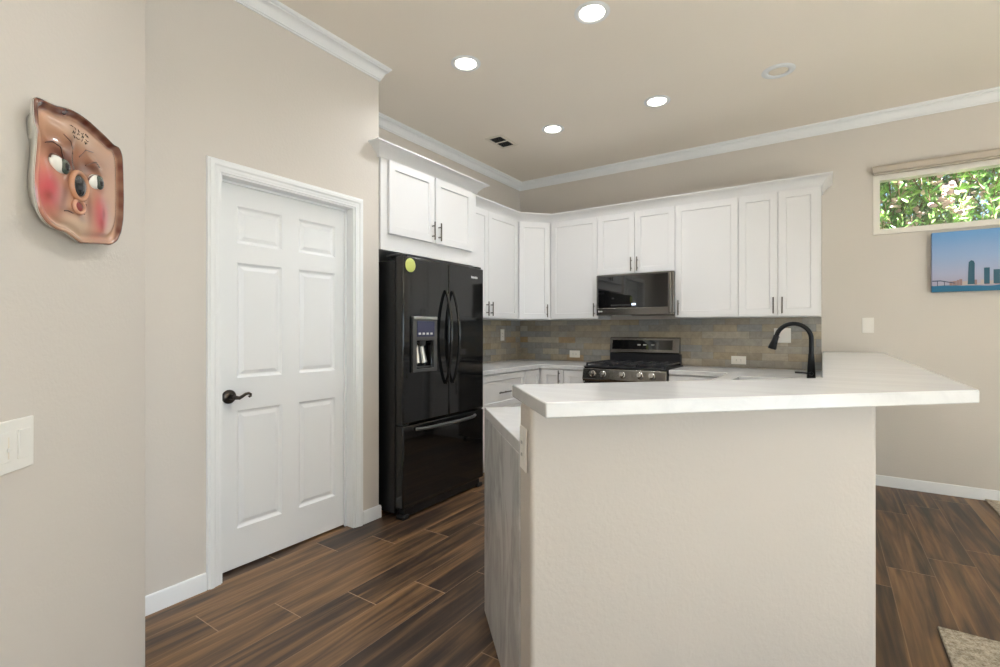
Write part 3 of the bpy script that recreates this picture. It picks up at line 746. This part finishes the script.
# ------------------------------------------------------------------ outlets and switches (local: x right, z up, -y out of the wall)
def plate(name, label, cat, loc, rotz, w, h, inserts):
    t = thing(name, label, cat, loc, rotz)
    obj('cover_plate', boxes((-w/2, w/2, -.006, -.0005, -h/2, h/2)), M['plate'], t, bevel=.0025, segs=3)
    for kind, x, z, rot in inserts:
        if kind == 'rocker':
            bm = NB(); prism(bm, [(-.0065, -.033), (-.0085, -.033), (-.0115, .033), (-.0065, .033)], x-.0165, x+.0165, (), YZ)
            bmesh.ops.transform(bm, matrix=Matrix.Translation((0, 0, z)), verts=bm.verts[:])
            obj('rocker', bm, M['plate'], t, bevel=.001)
        elif kind == 'dimmer':
            obj('dimmer_face', boxes((x-.0165, x+.0165, -.0085, -.0065, z-.033, z+.033)), M['plate'], t, bevel=.001)
            obj('dimmer_slot', boxes((x+.006, x+.009, -.0095, -.0087, z-.026, z+.022)), M['vent'], t, smooth=0)
            obj('dimmer_slider', boxes((x+.001, x+.014, -.014, -.0097, z-.010, z-.002)), M['plate'], t, bevel=.001)
        else:
            X = Matrix.Translation((x, 0, z)) @ Matrix.Rotation(rot, 4, 'Y')
            bm = NB(); box(bm, -.0165, .0165, -.0085, -.0065, -.033, .033, X); obj('receptacle', bm, M['plate'], t, bevel=.001)
            for s in (-1, 1):
                for sx in (-.0055, .0055):
                    bm = NB(); box(bm, sx-.0012, sx+.0012, -.0095, -.0087, s*.018-.004, s*.018+.005, X)
                    obj('slot', bm, M['slot'], t, smooth=0)
    return t
yt = YB-.0085
plate('wall_outlet', 'white outlet lying sideways on the backsplash between corner and range', 'outlet', (-2.327, yt, .992), 0, .125, .078, [('outlet', 0, 0, PI/2)])
plate('wall_outlet', 'white outlet lying sideways on the backsplash right of the range, low above the counter', 'outlet', (-.67, yt, .979), 0, .125, .076, [('outlet', 0, 0, PI/2)])
plate('wall_outlet', 'white double switch and outlet plate on the backsplash behind the faucet', 'outlet', (-.319, yt, 1.210), 0, .130, .130, [('outlet', -.026, 0, 0), ('rocker', .026, 0, 0)])
plate('wall_outlet', 'white upright outlet on the left backsplash beside the refrigerator', 'outlet', (XL+.0085, 4.575, 1.203), PI/2, .076, .128, [('outlet', 0, 0, 0)])
plate('wall_outlet', 'white outlet on the narrow end of the cream half wall under the bar top', 'outlet', (*de(PD-.0005, 1.412), .902), -PI/4, .074, .128, [('outlet', 0, 0, 0)])
plate('light_switch', 'single white rocker switch on the back wall below the window', 'switch', (.287, YB, 1.297), 0, .078, .124, [('rocker', 0, 0, 0)])
plate('light_switch', 'white double plate with rocker and dimmer on the near diagonal wall below the plaque', 'switch', (*de(D0, 1.2735), .998), PI*3/4, .118, .116, [('dimmer', -.028, 0, 0), ('rocker', .024, 0, 0)])

# ------------------------------------------------------------------ ceiling fittings
def ring_bm(r0, r1, h):
    bm = NB(); lathe(bm, [(r0, -.001), (r0, -h*.4), (r0+.006, -h), (r1-.010, -h*.8), (r1, -.0025), (r1, -.0006), (r0, -.0006)], None, 40); return bm
first = None
for x, y, lab in ((-1.074, 2.515, 'lit recessed ceiling light nearest the camera, cut close to the top edge'), (-1.969, 2.530, 'lit recessed ceiling light nearest the pantry wall, in front of the refrigerator cabinet'),
                  (-1.075, 3.765, 'lit recessed ceiling light in front of the cabinet right of the microwave'), (-1.979, 3.778, 'lit recessed ceiling light nearest the kitchen corner, beside the air vent')):
    if first is None:
        first = thing('recessed_light', lab, 'ceiling light', (x, y, CZ), 0, 'lit downlights over the kitchen')
        parts = [obj('trim_ring', ring_bm(.068, .098, .008), M['trim'], first, smooth=50)]
        bm = NB(); lathe(bm, [(0, -.0012), (.067, -.0012), (.067, -.004), (.04, -.0062), (0, -.007)], None, 32); parts.append(obj('lens', bm, M['lens'], first))
        root = first
    else:
        root = first.copy(); COL.objects.link(root); root.location = (x, y, CZ); root['label'] = lab
        for p in parts:
            c = p.copy(); COL.objects.link(c); c.parent = root
    ld = bpy.data.lights.new('downlight_lamp', 'AREA'); ld.shape = 'DISK'; ld.size = .12; ld.energy = DOWNLIGHT_W; ld.color = (.90, .945, 1); ld.spread = math.radians(140)
    lo = bpy.data.objects.new('downlight_lamp', ld); COL.objects.link(lo); lo.location = (x, y, CZ-.012)
er = thing('ceiling_speaker', 'unlit round white recessed fitting on the ceiling near the window side', 'ceiling fitting', (-.267, 3.785, CZ), 0)
obj('trim_ring', ring_bm(.060, .102, .010), M['trim'], er, smooth=50)
bm = NB(); lathe(bm, [(0, -.0085), (.025, -.0085), (.045, -.006), (.059, -.0015), (.059, -.0008), (0, -.0008)], None, 32); obj('centre_disc', bm, M['vent'], er)
vt = thing('ceiling_vent', 'small tan air vent with two dark louvred panels on the ceiling', 'vent', (-2.508, 3.765, CZ), 0)
bm = NB(); prism(bm, [(-.09, -.145), (.09, -.145), (.09, .145), (-.09, .145)], -.008, -.0006, [[(-.062, -.118), (.062, -.118), (.062, -.006), (-.062, -.006)], [(-.062, .006), (.062, .006), (.062, .118), (-.062, .118)]])
obj('frame', bm, M['vent'], vt, bevel=.002)
obj('duct_opening', boxes((-.0615, .0615, -.1175, -.0065, -.0016, -.0008), (-.0615, .0615, .0065, .1175, -.0016, -.0008)), M['dark_void'], vt, smooth=0)
for k in range(10):
    y = -.108+k*.0205+(.012 if k > 4 else 0); bm = NB()
    box(bm, -.0612, .0612, -.0055, .0055, -.0004, .0004, Matrix.Translation((0, y, -.0052)) @ Matrix.Rotation(.35, 4, 'X'))
    obj('louvre', bm, M['dark_grey'], vt, smooth=0)

# ------------------------------------------------------------------ blind, picture
bl = thing('roller_blind', 'rolled-up taupe roller blind above the high window', 'blind', (WX0-.006, YB, 0), 0)
bw = WX1-WX0+.012
bm = NB(); prism(bm, [(-.060, 2.518), (-.060, 2.560), (-.045, 2.576), (-.001, 2.576), (-.001, 2.553), (-.012, 2.518)], 0, bw, (), YZ); obj('cassette', bm, M['shade'], bl, bevel=.004)
bm = NB(); prism(bm, [(-.048, 2.504), (-.030, 2.504), (-.030, 2.5175), (-.048, 2.5175)], .01, bw-.01, (), YZ); obj('bottom_bar', bm, M['shade'], bl, bevel=.003)

def canvas_mat():
    q = NT('printed_skyline_sky'); tc = q.n('TexCoord'); sp = q.n('SeparateXYZ', i_0=tc.outputs['Object'])
    h = q.math('DIVIDE', sp.outputs[2], .453)
    n = q.n('TexNoise', i_Vector=tc.outputs['Object'], i_Scale=5.0, i_Detail=3.0)
    col = q.ramp(q.math('MULTIPLY_ADD', n.outputs[0], .10, q.math('SUBTRACT', h, .05)), [(0, srgb(22, 106, 140)), (.098, srgb(24, 112, 150)), (.10, srgb(172, 166, 184)), (.3, srgb(172, 178, 204)), (.6, srgb(148, 174, 212)), (1, srgb(104, 158, 212))])
    q.set(q.p.inputs['Base Color'], col); q.p.inputs['Roughness'].default_value = .5; return q.m
M['canvas'] = canvas_mat()
CXW = 1.10
cv = thing('canvas_print', 'wide canvas print of a blue city skyline over water, hung below the window', 'picture', (.675, YB-.045, 1.547), 0)
obj('canvas', boxes((0, CXW, 0, .030, 0, .453)), M['canvas'], cv, bevel=.002)
obj('stretcher', boxes((.04, CXW-.04, .0305, .0445, .04, .413)), mat('pine_stretcher_bars', srgb(160, 130, 95), .7), cv, smooth=0)
teal = mat('printed_teal_towers', srgb(40, 92, 112), .5); brick = mat('printed_low_buildings', srgb(150, 122, 120), .5); pale = mat('printed_pale_buildings', srgb(190, 178, 172), .5); dk = mat('printed_bridge', srgb(50, 66, 92), .5); water = mat('printed_water', srgb(20, 100, 138), .5)
rnd = random.Random(3)
tall = NB()
def flat(bm, x0, x1, z0, z1, k=0): box(bm, x0, x1, -.0012-k*.0004, -.0004, z0, z1)
x = .10
while x < CXW-.03:
    ww = rnd.uniform(.012, .03); bm = NB(); flat(bm, x, x+ww, .046, .046+rnd.uniform(.012, .045)); x += ww+.001
    obj('printed_building', bm, brick if rnd.random() < .6 else pale, cv, smooth=0)
poly = [(.200, .05), (.238, .05), (.238, .205), (.232, .222), (.219, .228), (.206, .214)]
prism(tall, poly, -.0022, -.0016, (), XZ)
obj('printed_tower', tall, teal, cv, smooth=0, label='tallest printed blue-green tower')
for a, b, h in ((.288, .318, .168), (.338, .372, .152), (.43, .455, .12), (.56, .585, .19), (.70, .735, .14), (.84, .862, .17)):
    bm = NB(); flat(bm, a, b, .05, h, 3); obj('printed_tower', bm, teal, cv, smooth=0)
bm = NB(); prism(bm, [(.002, .088), (.05, .088), (.13, .066), (.13, .060), (.05, .080), (.002, .080)], -.0018, -.0004, (), XZ)
for xx in (.03, .07): flat(bm, xx, xx+.004, .045, .08)
obj('bridge', bm, dk, cv, smooth=0, label='printed dark bridge')

# ------------------------------------------------------------------ ceramic pig plaque on the entry wall (local: x right, z up, -y out)
OUT = [(1.280, 1.780), (1.295, 1.790), (1.318, 1.792), (1.350, 1.796), (1.401, 1.811), (1.428, 1.814), (1.467, 1.813), (1.507, 1.807), (1.551, 1.799), (1.585, 1.791), (1.615, 1.794), (1.630, 1.774), (1.632, 1.752), (1.634, 1.723), (1.637, 1.644), (1.634, 1.584), (1.623, 1.543), (1.603, 1.513), (1.576, 1.498), (1.538, 1.494), (1.502, 1.489), (1.440, 1.480), (1.409, 1.491), (1.385, 1.498), (1.351, 1.498), (1.320, 1.507), (1.298, 1.525), (1.288, 1.552), (1.283, 1.585), (1.284, 1.619), (1.291, 1.679), (1.293, 1.714), (1.284, 1.723), (1.282, 1.743)]
pc = (1.45, 1.64)
pl = thing('ceramic_plaque', 'glazed ceramic pig-face wall plaque with rosy cheeks on the near diagonal wall', 'plaque', (*de(D0, pc[0]), pc[1]), PI*3/4)
P2 = [Vector((x-pc[0], z-pc[1])) for x, z in OUT]
def resample(P, n):
    Ls = [(P[(i+1) % len(P)]-P[i]).length for i in range(len(P))]; tot = sum(Ls); out = []
    for k in range(n):
        s = tot*k/n; i = 0
        while s > Ls[i]: s -= Ls[i]; i += 1
        out.append(P[i].lerp(P[(i+1) % len(P)], s/Ls[i]))
    return out
NO = 144; ol = resample(P2, NO)
ol = [(ol[i-1]+ol[i]*2+ol[(i+1) % NO])/4 for i in range(NO)]
def gs(x, z, cx, cz, sx, sz=None, rot=0):
    dx, dz = x-(cx-pc[0]), z-(cz-pc[1]); c, s = math.cos(rot), math.sin(rot); u, v = dx*c+dz*s, -dx*s+dz*c
    sz = sz or sx; return math.exp(-.5*((u/sx)**2+(v/sz)**2))
def relief(x, z):
    h = .009*gs(x, z, 1.325, 1.583, .036, .044) + .010*gs(x, z, 1.510, 1.570, .034, .046)
    h += .009*gs(x, z, 1.417, 1.618, .028, .030) + .008*gs(x, z, 1.420, 1.535, .026, .02)
    h += .007*gs(x, z, 1.345, 1.695, .03, .010, .2) + .007*gs(x, z, 1.485, 1.70, .03, .010, -.35) - .004*gs(x, z, 1.415, 1.70, .006, .04)
    h -= .005*gs(x, z, 1.343, 1.660, .03, .016) + .005*gs(x, z, 1.492, 1.658, .028, .018)
    h += .006*gs(x, z, 1.42, 1.745, .06, .02)
    return h
RINGS = 46
bm = NB(); ca = bm.loops.layers.float_color.new('glaze')
rows_ = []; meta = {}
cen = Vector((-.01, 0))
for j in range(1, RINGS+1):
    f = (j/RINGS)**.9; row = []
    for i in range(NO):
        p = cen.lerp(ol[i], f); dome = .037+.005*(1-f*f)
        rim = .006*math.exp(-((f-.97)/.035)**2) - .005*math.exp(-((f-.88)/.05)**2)
        y = dome + relief(p.x, p.y)*(1-max(0, (f-.8)/.2))+rim
        if f > .985: y -= .004
        v = bm.verts.new((p.x, -y, p.y)); row.append(v); meta[v] = (p.x, p.y, f, i)
    rows_.append(row)
vc = bm.verts.new((cen.x, -(.042+relief(cen.x, cen.y)), cen.y)); meta[vc] = (cen.x, cen.y, 0, 0)
for i in range(NO): bm.faces.new((vc, rows_[0][(i+1) % NO], rows_[0][i]))
for a, b in zip(rows_, rows_[1:]):
    for i in range(NO): bm.faces.new((a[i], a[(i+1) % NO], b[(i+1) % NO], b[i]))
def mixc(a, b, t): return tuple(a[k]*(1-t)+b[k]*t for k in range(3))
flesh = srgb(196, 152, 122)[:3]; pink = srgb(200, 74, 84)[:3]; tan = srgb(142, 88, 62)[:3]; brown = srgb(92, 40, 27)[:3]; cream_ = srgb(222, 196, 170)[:3]
def glaze(v):
    x, z, f, i = meta[v]; ax, az = x+pc[0], z+pc[1]
    c = mixc(flesh, tan, .75*gs(x, z, 1.40, 1.70, .10, .035) + .35*gs(x, z, 1.43, 1.60, .05, .05))
    c = mixc(c, brown, .75*gs(x, z, 1.36, 1.682, .035, .010, -.25) + .7*gs(x, z, 1.475, 1.688, .035, .010, .35) + .45*gs(x, z, 1.405, 1.665, .02, .03))
    c = mixc(c, cream_, .8*gs(x, z, 1.42, 1.52, .05, .018) + .6*gs(x, z, 1.43, 1.752, .045, .014))
    c = mixc(c, pink, min(1, .95*gs(x, z, 1.318, 1.588, .030, .042)+.95*gs(x, z, 1.512, 1.570, .024, .040)))
    c = mixc(c, brown, min(.8, .55*gs(x, z, 1.372, 1.595, .008, .035, -.25) + .5*gs(x, z, 1.463, 1.585, .007, .035, .1) + .5*gs(x, z, 1.395, 1.552, .02, .007) + .4*gs(x, z, 1.43, 1.545, .012, .008) + .35*gs(x, z, 1.40, 1.735, .012, .03, -.4)))  # brown fold lines; the chin spots paint in a dark shadow
    c = mixc(c, brown, .6*gs(x, z, 1.318, 1.572, .006, .008) + .6*gs(x, z, 1.520, 1.575, .005, .012))
    # brown painted rim: broad along the top and the right, thin elsewhere
    top = max(0, min(1, (az-1.72)/.05)); right = max(0, min(1, (ax-1.56)/.05))
    wdt = .016 + .17*max(top, right*.75)
    k = max(0, min(1, (f-(1-wdt))/(wdt*.45)))
    n = .85+.15*math.sin(i*.9)*math.sin(i*.37)
    return (*mixc(c, brown, k*n), 1)
gl_ = {v: glaze(v) for v in meta}
for f_ in bm.faces:
    for l in f_.loops: l[ca] = gl_[l.vert]
q = NT('glazed_painted_ceramic'); at = q.n('Attribute', attribute_name='glaze'); q.set(q.p.inputs['Base Color'], at.outputs['Color'])
q.p.inputs['Roughness'].default_value = .16; q.p.inputs['Coat Weight'].default_value = .5; q.p.inputs['Coat Roughness'].default_value = .06
obj('face', bm, q.m, pl, smooth=80)
bm = NB(); a, a2, b, c = [[bm.verts.new((p.x*k, y, p.y*k)) for p in ol] for k, y in ((1, -.0382), (.993, -.031), (.84, -.014), (.78, -.0006))]
for u, v in ((a, a2), (a2, b), (b, c)):
    for i in range(NO): bm.faces.new((u[i], u[(i+1) % NO], v[(i+1) % NO], v[i]))
bm.faces.new(c)
obj('unglazed_back', bm, mat('bare_white_ceramic', srgb(222, 218, 208), .5), pl, smooth=60, label='bare white ceramic edge')
def surf(x, z):
    px, pz = x-pc[0], z-pc[1]; return .037+.005*(1-min(1, (px/.18)**2+(pz/.16)**2))+relief(px, pz)
white = mat('painted_eye_white', srgb(238, 234, 222), .15, 0, .4); darkp = mat('painted_black_glaze', srgb(40, 38, 38), .15, 0, .4); red = mat('painted_red_mouth', srgb(140, 52, 48), .2, 0, .4); brn = mat('painted_brown_line', srgb(92, 52, 36), .3)
for (cx, cz, ix, iz, rot, nm) in ((1.358, 1.656, 1.371, 1.656, -.25, 'l'), (1.497, 1.656, 1.508, 1.657, .35, 'r')):
    bm = NB(); ellipsoid(bm, (cx-pc[0], -surf(cx, cz)-.001, cz-pc[1]), (.030 if nm == 'l' else .027), .010, .020, Matrix.Rotation(-rot, 4, 'Y')); ey = obj('eye', bm, white, pl, smooth=80)
    bm = NB(); ellipsoid(bm, (ix-pc[0], -surf(cx, cz)-.0082, iz-pc[1]), .0175, .0055, .0185); obj('iris', bm, mat('painted_grey_green_iris', srgb(70, 78, 66), .15, 0, .4), ey, smooth=80)
    bm = NB(); ellipsoid(bm, (ix+.001-pc[0], -surf(cx, cz)-.0125, iz-pc[1]), .0095, .0028, .010); obj('pupil', bm, darkp, ey, smooth=80)
    bm = NB(); pts = [(cx-pc[0]+.032*math.cos(t_), -surf(cx, cz)-.004, cz-pc[1]+.019*math.sin(t_)+.03*math.cos(t_)*math.tan(rot)) for t_ in [PI*k/10 for k in range(11)]]
    tube(bm, pts, .002, 6); obj('eyelid', bm, brn, pl, smooth=60)
bm = NB(); sx, sz = 1.418, 1.622; sy = surf(sx, sz)
for k in range(2): pass
pts = [(sx-pc[0]+.030*math.cos(t_), -sy+.001, sz-pc[1]+.034*math.sin(t_)) for t_ in [2*PI*k/28 for k in range(29)]]
tube(bm, pts, .0065, 10); obj('snout', bm, mat('painted_tan_snout', srgb(196, 140, 106), .16, 0, .4), pl, smooth=70)
bm = NB(); ellipsoid(bm, (sx-pc[0], -sy, sz-pc[1]), .024, .008, .027); obj('nose', bm, darkp, pl, smooth=80)
bm = NB(); mx, mz = 1.420, 1.570; my = surf(mx, mz); pts = [(mx-pc[0]+.020*math.cos(t_), -my-.002, mz-pc[1]+.016*math.sin(t_)) for t_ in [2*PI*k/24 for k in range(25)]]
tube(bm, pts, .0055, 10); obj('lips', bm, mat('painted_pale_lips', srgb(206, 150, 120), .16, 0, .4), pl, smooth=70)
bm = NB(); ellipsoid(bm, (mx-pc[0], -my-.001, mz-pc[1]), .017, .005, .012); obj('mouth', bm, red, pl, smooth=80)
for pts in ([(1.310, 1.692), (1.330, 1.702), (1.352, 1.698), (1.374, 1.676)], [(1.455, 1.686), (1.480, 1.703), (1.508, 1.708)]):
    bm = NB(); tube(bm, [(x-pc[0], -surf(x, z)-.001, z-pc[1]) for x, z in pts], [.0012]+[.0022]*(len(pts)-2)+[.001], 6); obj('eyebrow', bm, brn, pl, smooth=60)
for pts in ([(1.372, 1.548), (1.385, 1.552), (1.40, 1.549)], [(1.443, 1.556), (1.452, 1.570), (1.450, 1.584)], [(1.37, 1.735), (1.395, 1.727), (1.410, 1.70)], [(1.43, 1.70), (1.45, 1.725), (1.485, 1.732)]):
    bm = NB(); tube(bm, [(x-pc[0], -surf(x, z)-.0005, z-pc[1]) for x, z in pts], .0014, 6); obj('crease', bm, brn, pl, smooth=60)
bm = NB(); rnd = random.Random(5)
for ln, (x0, x1, z) in enumerate(((1.394, 1.452, 1.765), (1.398, 1.456, 1.754), (1.402, 1.456, 1.743))):
    x = x0
    while x < x1:
        n = rnd.randint(3, 6); pts = []
        for k in range(n):
            pts.append((x-pc[0], -surf(x, z)-.0012-.0 , z-pc[1]+rnd.uniform(-.0042, .0042))); x += .0028
        tube(bm, pts, .0007, 5); x += .004
obj('lettering', bm, darkp, pl, smooth=0, label='three tiny lines of dark handwriting')

# ------------------------------------------------------------------ oleander outside the high window
def leaf_mat(name, c1, c2):
    q = NT(name); oi = q.n('TexNoise', i_Vector=q.coord(), i_Scale=9.0, i_Detail=1.0)
    q.set(q.p.inputs['Base Color'], q.ramp(oi.outputs[0], [(.35, c1), (.65, c2)])); q.p.inputs['Roughness'].default_value = .32
    q.p.inputs['Transmission Weight'].default_value = 0; return q.m
lm = leaf_mat('oleander_leaf', srgb(84, 132, 62), srgb(158, 192, 104))
pm = mat('pale_pink_petals', srgb(238, 200, 196), .6); stem_m = mat('oleander_stem', srgb(120, 96, 70), .8)
bm = NB(); rnd = random.Random(11)
def leaf(c, dirv, L, w):
    dirv = dirv.normalized(); side = dirv.cross(Vector((rnd.uniform(-1, 1), rnd.uniform(-1, 1), rnd.uniform(-1, 1)))).normalized(); nrm = dirv.cross(side)
    ps = [c, c+dirv*L*.35+side*w-nrm*.004, c+dirv*L*.35-side*w-nrm*.004, c+dirv*L*.7+side*w*.8, c+dirv*L*.7-side*w*.8, c+dirv*L+nrm*.01]
    v = [bm.verts.new(p) for p in ps]
    for f in ((0, 1, 2), (1, 3, 4, 2), (3, 5, 4)): bm.faces.new([v[k] for k in f])
stems = NB(); petals = NB()
for k in range(2900):
    b = Vector((rnd.uniform(-.4, 4.2), rnd.uniform(5.5, 7.2), rnd.uniform(1.7, 3.9)))
    t_ = Vector((rnd.uniform(-.5, .5), rnd.uniform(-.7, .2), rnd.uniform(.5, 1.1))).normalized()
    ln = rnd.uniform(.25, .45)
    tube(stems, [b, b+t_*ln], [.006, .003], 5)
    for j in range(20):
        s = rnd.uniform(.1, 1); o = Vector((rnd.gauss(0, 1), rnd.gauss(0, 1), rnd.gauss(0, 1))).normalized()
        leaf(b+t_*ln*s, (t_*.7+o).normalized(), rnd.uniform(.07, .13), rnd.uniform(.007, .012))
    if rnd.random() < .22:
        for j in range(7):
            c = b+t_*ln+Vector((rnd.gauss(0, .03), rnd.gauss(-.03, .03), rnd.gauss(0, .03)))
            ellipsoid(petals, c, .024, .012, .024, Matrix.Rotation(rnd.uniform(0, 3), 4, 'X'), 7, 4)
ole = obj('oleander_foliage', bm, lm, smooth=0, label='dense green oleander foliage with pale pink flowers outside the high window', cat='foliage', kind='stuff')
obj('stems', stems, stem_m, ole, smooth=0); obj('flowers', petals, pm, ole, smooth=0)
